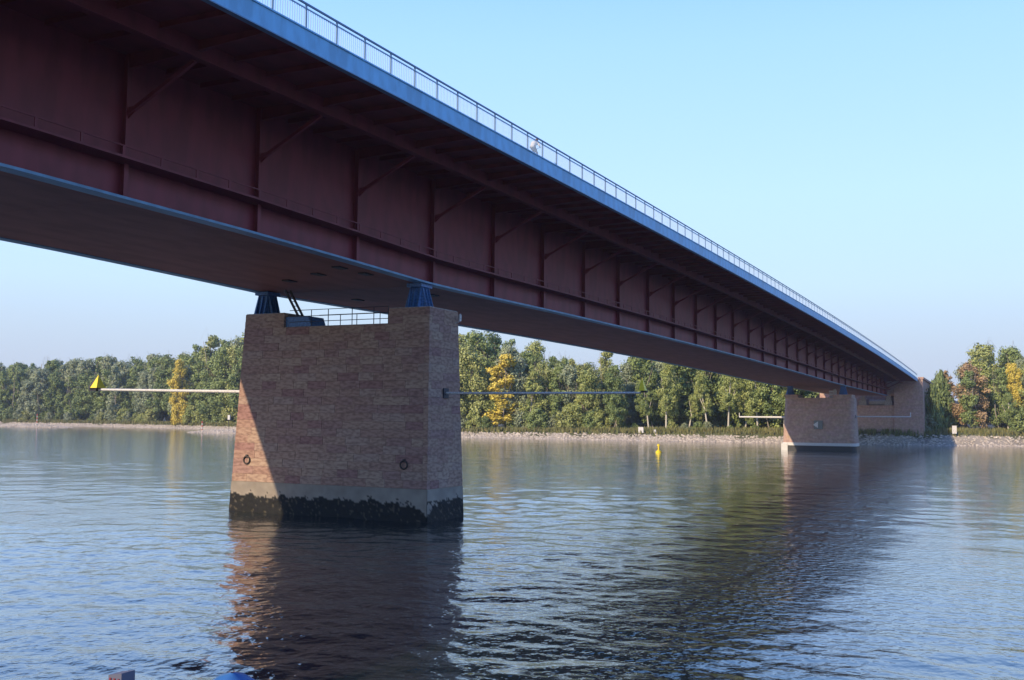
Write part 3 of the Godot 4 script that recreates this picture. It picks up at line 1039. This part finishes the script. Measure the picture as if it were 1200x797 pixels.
func vegetation():
	var pal := {
		"deep": [Color(0.060, 0.085, 0.026), Color(0.095, 0.125, 0.038), "dark green"],
		"mid": [Color(0.080, 0.110, 0.034), Color(0.125, 0.155, 0.048), "mid green"],
		"olive": [Color(0.125, 0.145, 0.045), Color(0.175, 0.185, 0.06), "olive green"],
		"grey": [Color(0.105, 0.130, 0.075), Color(0.155, 0.175, 0.10), "grey green"],
		"lime": [Color(0.125, 0.15, 0.042), Color(0.175, 0.19, 0.058), "yellowish green"],
		"yellow": [Color(0.25, 0.20, 0.03), Color(0.33, 0.27, 0.045), "yellow"],
		"brown": [Color(0.15, 0.105, 0.055), Color(0.21, 0.145, 0.07), "brownish"],
	}
	var protos := {}
	var sd := 900
	for kv in pal.size() * 2:
		var key: String = pal.keys()[kv % pal.size()]
		for shape in 3:
			var q: Array = pal[key]
			var cm: ArrayMesh
			var tm: ArrayMesh
			sd += 7
			if shape == 0:
				cm = crown_mesh(sd, 0.10, 0.97, 0.28, 0, 0.021, 10500, q[0] * 1.9, q[1] * 1.9); tm = trunk_mesh(sd, 0.86, 0.28, 0.016, Color(0.22, 0.19, 0.15))
			elif shape == 1:
				cm = crown_mesh(sd, 0.09, 0.98, 0.19, 1, 0.020, 8400, q[0] * 1.9, q[1] * 1.9); tm = trunk_mesh(sd, 0.92, 0.17, 0.013, Color(0.30, 0.27, 0.22))
			else:
				cm = crown_mesh(sd, 0.06, 0.90, 0.62, 2, 0.062, 4200, q[0] * 1.8, q[1] * 1.8); tm = trunk_mesh(sd, 0.7, 0.4, 0.03, Color(0.16, 0.13, 0.10))
			protos[key + str(shape) + ("" if kv < pal.size() else "b")] = [cm, tm]
	var r := RandomNumberGenerator.new()
	r.seed = 31
	var where := func(x: float) -> String:
		if x < -440.0: return "at the far left edge"
		if x < -395.0: return "left of the white pole's yellow tip"
		if x < -350.0: return "behind the white pole's yellow tip"
		if x < -305.0: return "left of the tall yellow tree"
		if x < -205.0: return "between yellow tree and near pier"
		if x < -150.0: return "behind the near pier"
		if x < -116.0: return "just right of the near pier"
		if x < -84.0: return "around the central yellow tree"
		if x < -55.0: return "above the white shore box"
		if x < 4.0: return "just left of the far pier"
		return "right of the bridge end"
	var plant := func(key: String, shape: int, x: float, t: float, h: float, fat: float, special := ""):
		var q: Array = protos[key + str(shape) + ("" if r.randf() < 0.5 else "b")]
		var nm: String = "bush" if shape == 2 else ("poplar_tree" if shape == 1 else "broadleaf_tree")
		var place: String = where.call(x)
		var label: String = "%s %s %s%s" % [pal[key][2], "leafy bush" if shape == 2 else ("slender tree" if shape == 1 else "rounded tree"), "" if t - shore(x) < 19.0 else "at back ", place]
		if special != "": label = special
		var o := thing(nm, label, "bush" if shape == 2 else "tree", V(x, max(ground_y(x, t), -0.2) - 0.15, t), "" if special != "" else label)
		o.rotation.y = r.randf() * TAU
		o.scale = Vector3(h * fat, h * (1.0 if shape == 2 else 1.07), h * fat)
		put("crown", q[0], M.leaf, o)
		put("trunk", q[1], M.bark, o)
	# rows of the wood
	var greens := ["deep", "mid", "mid", "olive", "deep", "grey", "olive", "lime", "mid"]
	var rows := [[15.0, 8.0, 0.86], [25.0, 8.5, 1.0], [37.0, 9.5, 1.0], [52.0, 12.0, 1.0]]
	for row in rows:
		var x := -600.0
		while x < 75.0:
			x += row[1] * r.randf_range(0.7, 1.3)
			var t: float = shore(x) + row[0] + r.randf_range(-4.0, 4.0)
			if x > -24.0 and x < 15.5 and t > 284.0: continue
			if row[0] < 20.0 and x > -72.0 and x < -22.0 and r.randf() < 0.7: continue
			var g := ground_y(x, t)
			var h: float = (top_at(x) - g) * row[2] * r.randf_range(0.85, 1.1)
			if row[0] > 20.0: h = (top_at(x) - g) * r.randf_range(0.93, 1.11) * lerp(1.0, (t / (shore(x) + 17.0)), 0.8)
			var key: String = greens[r.randi() % greens.size()]
			if x < -300.0: key = ["deep", "mid", "grey", "deep", "grey"][r.randi() % 5]
			var shape := 0 if r.randf() < 0.55 else 1
			plant.call(key, shape, x, t, h, r.randf_range(0.85, 1.2))
	# undergrowth along the edge of the wood
	var x := -560.0
	while x < 75.0:
		x += r.randf_range(2.2, 4.8)
		var deep := r.randf() < 0.35
		var t: float = shore(x) + (r.randf_range(20.0, 34.0) if deep else r.randf_range(9.0, 15.0))
		if x > -22.0 and x < 9.5: continue
		var h := r.randf_range(4.0, 9.5) * (1.3 if deep else 1.0)
		if x > 13.5 and x < 25.0 and not deep: continue
		if x > -78.0 and x < -20.0 and not deep:
			if r.randf() < 0.45: continue
			h *= 0.45
		plant.call(["grey", "mid", "deep", "olive", "grey", "lime"][r.randi() % 6], 2, x, t, h, r.randf_range(0.8, 1.15))
	for i in 26:
		var bx := -98.0 + i * 3.1 + r.randf_range(-1.5, 1.5)
		var bt: float = shore(bx) + r.randf_range(24.0, 32.0)
		plant.call(["deep", "mid", "deep", "grey"][r.randi() % 4], 2, bx, bt, r.randf_range(9.0, 15.0), r.randf_range(0.6, 0.8))
	for i in 7:
		plant.call(["olive", "mid", "grey", "deep"][i % 4], i % 2, -101.0 + i * 4.2, shore(-101.0 + i * 4.2) + r.randf_range(16.0, 24.0), r.randf_range(17.5, 21.0), r.randf_range(0.95, 1.25))
	# individuals that stand out
	plant.call("yellow", 0, -307.0, 352.0, 28.5, 0.75, "tall bright yellow autumn tree left of the near pier")
	plant.call("yellow", 2, -301.5, 349.0, 11.0, 0.85, "low golden yellow tree by the water left of near pier")
	plant.call("lime", 2, -289.0, 349.5, 9.0, 0.9, "small yellow green bush beside the golden tree near water")
	plant.call("yellow", 1, -111.0, 287.0, 23.0, 1.5, "yellow autumn tree just right of the near pier")
	plant.call("lime", 1, -102.0, 288.0, 18.5, 1.2, "yellow green tree next to yellow tree right of near pier")
	plant.call("brown", 0, 19.4, 309.0, 17.5, 1.3, "brownish round tree just right of the abutment")
	plant.call("mid", 0, 30.0, 330.0, 23.5, 1.1, "tall spreading green tree at the right edge")
	plant.call("olive", 0, 22.0, 336.0, 24.0, 1.1, "tall olive tree behind the brownish tree on the right")
	plant.call("yellow", 0, 30.4, 315.0, 18.0, 0.6, "yellow leaved tree at the far right edge")
	plant.call("brown", 1, 12.5, 330.0, 16.0, 1.1, "thin brownish tree beside the abutment wing wall")
	plant.call("deep", 2, 10.8, 297.0, 13.5, 0.3, "dark narrow ivy clump climbing the abutment corner")
	plant.call("deep", 2, 10.6, 329.0, 17.5, 0.35, "tall dark ivy mass farthest along the wing wall")
	plant.call("deep", 2, 11.2, 301.0, 9.5, 0.5, "dark bush against the wing wall of the abutment")
	plant.call("deep", 2, 12.8, 309.0, 12.0, 0.5, "dark tall bush in the shade beside the wing wall")
	plant.call("deep", 2, 11.4, 318.0, 15.5, 0.45, "dark ivy covered shrub behind the abutment corner")
	# bare pale trunks leaning out over the shore between the piers
	var pale := [[-76.0, 291.0, 12.0, 0.10, "olive", "short leaning pale trunked tree left of the white box"], [-66.5, 293.0, 15.0, -0.12, "mid", "pale trunked green tree right behind the white box"], [-61.0, 292.0, 22.0, 0.03, "lime", "tallest light green tree with pale trunk beside the white box"], [-55.5, 296.0, 13.0, 0.26, "olive", "leaning pale trunked tree right of the white box"], [-48.5, 292.0, 17.0, -0.16, "lime", "forked light green tree midway between white box and far pier"], [-43.0, 293.0, 21.0, 0.05, "lime", "tall light green tree with bare white trunk by the shore"], [-39.5, 298.0, 12.0, 0.22, "mid", "thin leaning trunk left of the far pier's white pole"], [-34.8, 294.0, 20.0, -0.04, "lime", "pale slender tree behind tip of the far pier's white pole"], [-28.0, 297.0, 18.0, -0.04, "olive", "pale trunked tree behind the far pier's white pole"], [28.6, 308.0, 11.0, 0.03, "mid", "pale trunked tree at the right bank beside the small stone"], [34.0, 312.0, 10.0, -0.05, "olive", "bare pale trunk at the right edge of the bank"]]
	for k in pale:
		var o := thing("pale_trunk_tree", k[5], "tree", V(k[0], ground_y(k[0], k[1]) - 0.2, k[1]), "pale trunked trees at the wood edge")
		var m := MB.new()
		m.col = Color(0.46, 0.43, 0.36)
		var h: float = k[2]
		m.tube([Vector3(0, -0.3, 0), Vector3(k[3] * h * 0.3, h * 0.35, 0.2), Vector3(k[3] * h, h * 0.9, 0)], [0.30, 0.2, 0.06], 7)
		m.tube([Vector3(k[3] * h * 0.3, h * 0.35, 0.2), Vector3(k[3] * h * 0.6 - 1.6, h * 0.7, 0.6)], [0.16, 0.05], 6)
		m.tube([Vector3(k[3] * h * 0.25, h * 0.28, 0.2), Vector3(k[3] * h * 0.6 + 1.7, h * 0.62, -0.4)], [0.14, 0.05], 6)
		put("trunk", m.mesh(), M.bark, o)
		var c := put("crown", protos[k[4] + "0"][0], M.leaf, o)
		var low := r.randf_range(0.08, 0.34)
		c.position = Vector3(k[3] * h * 0.8, h * low, 0)
		c.scale = Vector3(h * r.randf_range(0.55, 0.95), h * (1.02 - low), h * r.randf_range(0.55, 0.95))
		c.rotation = Vector3(r.randf_range(-0.1, 0.1), r.randf() * TAU, -k[3] * 0.6)
		var c2 := put("crown", protos["mid2"][0], M.leaf, o)
		c2.position = Vector3(k[3] * h * 0.6 + r.randf_range(-1.5, 1.5), h * r.randf_range(0.25, 0.4), r.randf_range(-1.0, 1.0))
		c2.scale = Vector3(h * 0.22, h * 0.24, h * 0.2)
	# tall grass on the crest of the bank
	var tuft := MB.new()
	for i in 7:
		var a := r.randf() * TAU
		var o := Vector3(cos(a), 0, sin(a)) * r.randf_range(0.0, 0.35)
		var tip := o * 1.8 + Vector3(0, r.randf_range(0.6, 1.1), 0)
		var sde := Vector3(-sin(a), 0, cos(a)) * 0.09
		tuft.tri(o - sde, o + sde, tip)
	var mm := MultiMesh.new()
	mm.transform_format = MultiMesh.TRANSFORM_3D
	mm.use_colors = true
	mm.mesh = tuft.mesh()
	mm.instance_count = 14000
	for i in 14000:
		var gx := r.randf_range(-440.0, 80.0)
		var gt: float = shore(gx) + (r.randf_range(5.0, 16.0))
		var s := r.randf_range(0.6, 1.7)
		mm.set_instance_transform(i, Transform3D(Basis(Vector3.UP, r.randf() * TAU).scaled(Vector3(s, s, s)), V(gx, ground_y(gx, gt), gt)))
		var kk := r.randf_range(0.8, 1.3)
		mm.set_instance_color(i, Color(0.13, 0.15, 0.045).lerp(Color(0.20, 0.18, 0.07), r.randf()) * kk)
	var mi := MultiMeshInstance3D.new()
	mi.name = "bank_grass"
	mi.multimesh = mm
	mi.material_override = M.grass_blade
	mi.set_meta("kind", "stuff")
	tag(mi, "tall green and dry grass along the top of the far bank", "grass")
	add_child(mi)

# ------------------------------------------------------------------ small things
func boom(x0: float, x1: float, y: float, t: float, r0: float, label: String, reflector: bool, rise := 0.0, rs := 1.0):
	var o := thing("radar_boom", label, "pole")
	var m := MB.new()
	m.tube([V(x0, y, t), V(x1, y + rise, t)], [r0, r0 * 0.8], 10)
	put("pole", m.mesh(), M.white_paint, o)
	var s := signf(x1 - x0)
	m = MB.new()
	m.box(V(x0, y, t), Vector3(0.12, 0.6, 0.6))
	put("wall_plate", m.mesh(), M.dark_steel, o)
	if reflector:
		var c := V(x1 + s * 0.1, y + rise + 0.12, t)
		m = MB.new()
		var tp := c + Vector3(-0.1 * s * rs, 0.95 * lerp(1.0, rs, 0.4), 0)
		var q := [c + Vector3(-0.42, 0, 0.42) * rs, c + Vector3(0.42, 0, 0.42) * rs, c + Vector3(0.42, 0, -0.42) * rs, c + Vector3(-0.42, 0, -0.42) * rs]
		for i in 4: m.tri(q[i], q[(i + 1) % 4], tp)
		m.quad(q[3], q[2], q[1], q[0])
		put("radar_reflector", m.mesh(), M.yellow_paint, o)
		m = MB.new()
		m.box(c + Vector3(s * 0.2, -0.12, 0) * rs, Vector3(0.75, 0.24, 0.5) * rs)
		if rs > 0.9: m.hexa([c + Vector3(s * 0.35 - 0.1, 0, 0.45), c + Vector3(s * 0.35 + 0.1, 0, 0.45), c + Vector3(s * 0.35 + 0.1, 0, -0.45), c + Vector3(s * 0.35 - 0.1, 0, -0.45), tp + Vector3(s * 0.1 - 0.05, -0.1, 0.05), tp + Vector3(s * 0.1 + 0.05, -0.1, 0.05), tp + Vector3(s * 0.1 + 0.05, -0.1, -0.05), tp + Vector3(s * 0.1 - 0.05, -0.1, -0.05)])
		put("reflector_bracket", m.mesh(), M.black_paint, o)
	else:
		m = MB.new()
		m.tube([V(x1, y + rise, t), V(x1, y + rise + 0.9, t)], [0.1, 0.08], 8)
		put("end_post", m.mesh(), M.white_paint, o)

func small_things():
	boom(-12.7, -27.5, 7.66, 54.6, 0.11, "long white pole with yellow reflector sticking out left of the near pier", true, 0.2)
	boom(1.6, 14.0, 7.55, 54.6, 0.075, "dark shaded pole with yellow tip sticking out right of the near pier", true, 0.0, 0.45)
	boom(-11.9, -21.5, 6.72, 219.5, 0.22, "white pole sticking out left of the far pier", false)
	boom(2.1, 12.5, 7.0, 219.5, 0.13, "pale pole right of the far pier in front of abutment", false)
	# beacons and boards on the far shore
	for q in [[-349.5, 313.0, 4.6, "red and white banded beacon pole on the left gravel bar"], [-219.5, 273.0, 4.0, "red and white banded beacon pole on gravel spit by near pier"]]:
		var o := thing("beacon_pole", q[3], "beacon", V(q[0], ground_y(q[0], q[1]) - 0.1, q[1]))
		var n := 6
		for i in n:
			var m := MB.new()
			m.tube([Vector3(0, q[2] * i / n, 0), Vector3(0, q[2] * (i + 1) / n, 0)], [0.17, 0.17], 8)
			put("red_band" if i % 2 == 1 else "white_band", m.mesh(), M.red_band if i % 2 == 1 else M.white_paint, o)
	for q in [[-206.0, 271.0, 3.4, 0.9, 1.5, "small white board on a pole on the gravel spit"], [-65.5, 283.0, 0.3, 1.5, 1.6, "white box standing on the stone shore between the piers"], [-61.5, 283.5, 0.2, 0.6, 0.9, "tiny white marker stone beside the white box"], [16.2, 293.6, 0.9, 1.1, 2.0, "white board on a post at shadow edge beside abutment"], [29.0, 309.5, 0.5, 0.7, 1.0, "small white stone on the bank at far right"]]:
		var o := thing("shore_board", q[5], "sign", V(q[0], ground_y(q[0], q[1]) - 0.05, q[1]))
		var m := MB.new()
		m.tube([Vector3(0, -0.3, 0), Vector3(0, q[2] + 0.3, 0)], [0.09, 0.09], 7)
		put("post", m.mesh(), M.dark_steel, o)
		m = MB.new()
		m.box(Vector3(0, q[2] + q[4] / 2, 0), Vector3(q[3], q[4], 0.35))
		m.box(Vector3(0, q[2] + q[4] + 0.04, 0), Vector3(q[3] + 0.1, 0.07, 0.45))
		put("board", m.mesh(), M.white_paint, o)
	# buoy
	var bu := thing("river_buoy", "small yellow buoy floating in the river left of the far pier", "buoy", V(-27.0, 0.0, 182.0))
	var m := MB.new()
	m.lathe(Vector3.ZERO, [[0.25, -0.4], [0.55, -0.1], [0.55, 0.25], [0.2, 0.5]], 12)
	put("float", m.mesh(), M.yellow_paint, bu)
	m = MB.new()
	m.lathe(Vector3.ZERO, [[0.14, 0.5], [0.12, 1.2], [0.26, 1.25], [0.26, 1.5], [0.05, 1.62]], 10)
	put("top_mark", m.mesh(), M.yellow_paint, bu)
	foreground()
	cyclist()

func foreground():
	# things at the foot of the near bank that just reach into the picture
	var o := thing("mooring_post", "top of a weathered squared post at the bottom left edge", "post", Vector3(22.75, 1.88, -9.8))
	var m := MB.new()
	m.hexa([Vector3(-0.12, -0.6, 0.12), Vector3(0.12, -0.6, 0.12), Vector3(0.12, -0.6, -0.12), Vector3(-0.12, -0.6, -0.12), Vector3(-0.11, 0.99, 0.11), Vector3(0.11, 1.03, 0.11), Vector3(0.11, 1.03, -0.11), Vector3(-0.11, 0.99, -0.11)])
	put("post_shaft", m.mesh(), mat("weathered_post", lin(0.09, 0.10, 0.15), 0.8), o)
	for i in 3:
		m = MB.new()
		m.box(Vector3(-0.07 + i * 0.07, 0.5, 0.118), Vector3(0.025, 0.92, 0.012))
		put("plank_strip", m.mesh(), M.red_paint, o)
	var b := thing("mooring_float", "rounded blue float at the bottom edge left of the pier reflection", "float", Vector3(24.02, 2.48, -10.38))
	m = MB.new()
	m.lathe(Vector3.ZERO, [[0.05, -0.45], [0.28, -0.35], [0.40, -0.1], [0.42, 0.08], [0.34, 0.28], [0.16, 0.40], [0.02, 0.43]], 18)
	put("float_body", m.mesh(), mat("float_blue", lin(0.03, 0.13, 0.42), 0.35), b)
	m = MB.new()
	m.lathe(Vector3.ZERO, [[0.05, -1.4], [0.05, -0.42]], 8)
	put("mooring_stem", m.mesh(), M.dark_steel, b)

# ------------------------------------------------------------------ cyclist on the bridge
func capsule(p: Vector3, a: Vector3, b: Vector3, ra: float, rb: float) -> float:
	var ab := b - a
	var k: float = clamp((p - a).dot(ab) / max(ab.length_squared(), 1e-6), 0.0, 1.0)
	return p.distance_to(a + ab * k) - lerp(ra, rb, k)

func body_mesh(bones: Array, cell: float, lo: Vector3, hi: Vector3) -> ArrayMesh:      # surface nets over joined capsules
	var nx := int((hi.x - lo.x) / cell) + 2
	var ny := int((hi.y - lo.y) / cell) + 2
	var nz := int((hi.z - lo.z) / cell) + 2
	var val := PackedFloat32Array()
	val.resize(nx * ny * nz)
	var who := PackedInt32Array()
	who.resize(nx * ny * nz)
	for k in nz:
		for j in ny:
			for i in nx:
				var p := lo + Vector3(i, j, k) * cell
				var d := 9.0
				var best := 9.0
				var w := 0
				for q in bones.size():
					var bn: Array = bones[q]
					var e := capsule(p, bn[0], bn[1], bn[2], bn[3])
					if e < best: best = e; w = q
					var h: float = max(0.05 - abs(d - e), 0.0) / 0.05
					d = min(d, e) - h * h * 0.0125
				val[(k * ny + j) * nx + i] = d
				who[(k * ny + j) * nx + i] = w
	var st := SurfaceTool.new()
	st.begin(Mesh.PRIMITIVE_TRIANGLES)
	var id := {}
	var count := 0
	var off := [0, 1, nx, nx + 1, nx * ny, nx * ny + 1, nx * ny + nx, nx * ny + nx + 1]
	for k in nz - 1:
		for j in ny - 1:
			for i in nx - 1:
				var c := (k * ny + j) * nx + i
				var neg := 0
				for o in off:
					if val[c + o] < 0.0: neg += 1
				if neg == 0 or neg == 8: continue
				var acc := Vector3.ZERO
				var m := 0
				for e in [[0, 1], [2, 3], [4, 5], [6, 7], [0, 2], [1, 3], [4, 6], [5, 7], [0, 4], [1, 5], [2, 6], [3, 7]]:
					var va := val[c + off[e[0]]]
					var vb := val[c + off[e[1]]]
					if (va < 0.0) != (vb < 0.0):
						var t := va / (va - vb)
						acc += Vector3(e[0] & 1, (e[0] >> 1) & 1, e[0] >> 2).lerp(Vector3(e[1] & 1, (e[1] >> 1) & 1, e[1] >> 2), t)
						m += 1
				st.set_color(bones[who[c]][4])
				st.add_vertex(lo + (Vector3(i, j, k) + acc / m) * cell)
				id[c] = count
				count += 1
	for k in range(1, nz - 1):
		for j in range(1, ny - 1):
			for i in range(1, nx - 1):
				var c := (k * ny + j) * nx + i
				for ax in [[1, nx, nx * ny], [nx, nx * ny, 1], [nx * ny, 1, nx]]:
					var a := val[c] < 0.0
					if a == (val[c + ax[0]] < 0.0): continue
					var q := [c, c - ax[1], c - ax[1] - ax[2], c - ax[2]]
					if not (id.has(q[0]) and id.has(q[1]) and id.has(q[2]) and id.has(q[3])): continue
					var o := [0, 2, 1, 0, 3, 2] if a else [0, 1, 2, 0, 2, 3]
					for s in o: st.add_index(id[q[s]])
	st.generate_normals()
	return st.commit()

func cyclist():
	var t := 55.6
	var base := V(6.9, deck_y(t) + 0.70, t)
	var bike := thing("bicycle", "dark bicycle ridden along the bridge behind the railing", "bicycle", base)
	var m: MB
	for z in [-0.52, 0.52]:
		var pts := []
		var rad := []
		for i in 25:
			var a := TAU * i / 24
			pts.append(Vector3(0, 0.34 + sin(a) * 0.33, z + cos(a) * 0.33)); rad.append(0.02)
		var wh := Node3D.new()
		wh.name = "wheel"
		bike.add_child(wh, true)
		m = MB.new(); m.tube(pts, rad, 6, false)
		put("tyre", m.mesh(), M.black_paint, wh)
		m = MB.new()
		for i in 8:
			var a := TAU * i / 8
			m.tube([Vector3(0, 0.34, z), Vector3(0, 0.34 + sin(a) * 0.32, z + cos(a) * 0.32)], [0.004, 0.004], 4)
		put("spokes", m.mesh(), M.white_paint, wh)
	m = MB.new()
	for e in [[Vector3(0, 0.34, 0.52), Vector3(0, 0.30, 0.08)], [Vector3(0, 0.30, 0.08), Vector3(0, 0.86, 0.22)], [Vector3(0, 0.30, 0.08), Vector3(0, 0.80, -0.36)], [Vector3(0, 0.78, 0.20), Vector3(0, 0.84, -0.35)], [Vector3(0, 0.34, 0.52), Vector3(0, 0.76, 0.20)], [Vector3(0, 0.34, -0.52), Vector3(0, 0.98, -0.38)]]:
		m.tube([e[0], e[1]], [0.018, 0.018], 6)
	put("frame", m.mesh(), M.dark_steel, bike)
	m = MB.new()
	m.tube([Vector3(-0.27, 1.02, -0.32), Vector3(0, 1.0, -0.40), Vector3(0.27, 1.02, -0.32)], [0.014, 0.014, 0.014], 6)
	put("handlebar", m.mesh(), M.dark_steel, bike)
	m = MB.new()
	m.hexa([Vector3(-0.08, 0.87, 0.36), Vector3(0.08, 0.87, 0.36), Vector3(0.02, 0.87, 0.08), Vector3(-0.02, 0.87, 0.08), Vector3(-0.08, 0.93, 0.36), Vector3(0.08, 0.93, 0.36), Vector3(0.02, 0.93, 0.08), Vector3(-0.02, 0.93, 0.08)])
	put("saddle", m.mesh(), M.black_paint, bike)
	var person := thing("person", "person in pale jacket riding a bicycle bent forward behind the bridge railing", "person", base)
	var jk := Color(0.55, 0.52, 0.46)
	var tr := Color(0.08, 0.09, 0.12)
	var skin := Color(0.45, 0.28, 0.20)
	var hair := Color(0.12, 0.06, 0.04)
	var bones := []
	bones.append([Vector3(0, 1.0, 0.22), Vector3(0, 1.17, 0.06), 0.15, 0.17, jk])
	bones.append([Vector3(0, 1.17, 0.06), Vector3(0, 1.27, -0.16), 0.17, 0.15, jk])
	bones.append([Vector3(-0.14, 1.27, -0.17), Vector3(0.14, 1.27, -0.17), 0.09, 0.09, jk])
	bones.append([Vector3(0, 1.30, -0.22), Vector3(0, 1.38, -0.30), 0.06, 0.055, skin])
	bones.append([Vector3(0, 1.40, -0.35), Vector3(0, 1.46, -0.34), 0.09, 0.10, skin])
	bones.append([Vector3(0, 1.46, -0.30), Vector3(0, 1.49, -0.31), 0.10, 0.10, hair])
	bones.append([Vector3(0, 1.40, -0.455), Vector3(0, 1.41, -0.455), 0.02, 0.018, skin])
	for s in [-1.0, 1.0]:
		bones.append([Vector3(s * 0.19, 1.26, -0.18), Vector3(s * 0.28, 1.10, -0.16), 0.065, 0.05, jk])
		bones.append([Vector3(s * 0.28, 1.10, -0.16), Vector3(s * 0.25, 1.05, -0.31), 0.048, 0.036, jk])
		bones.append([Vector3(s * 0.25, 1.05, -0.31), Vector3(s * 0.25, 1.02, -0.38), 0.035, 0.025, skin])
		var knee := Vector3(s * 0.11, 0.78 if s < 0 else 0.64, -0.22)
		var foot := Vector3(s * 0.11, 0.42 if s < 0 else 0.18, 0.0 if s < 0 else 0.02)
		bones.append([Vector3(s * 0.09, 0.96, 0.22), knee, 0.10, 0.065, tr])
		bones.append([knee, foot, 0.06, 0.042, tr])
		bones.append([foot, foot + Vector3(0, -0.04, -0.16), 0.042, 0.035, hair])
	put("body", body_mesh(bones, 0.03, Vector3(-0.45, 0.05, -0.55), Vector3(0.45, 1.9, 0.5)), M.cloth, person)
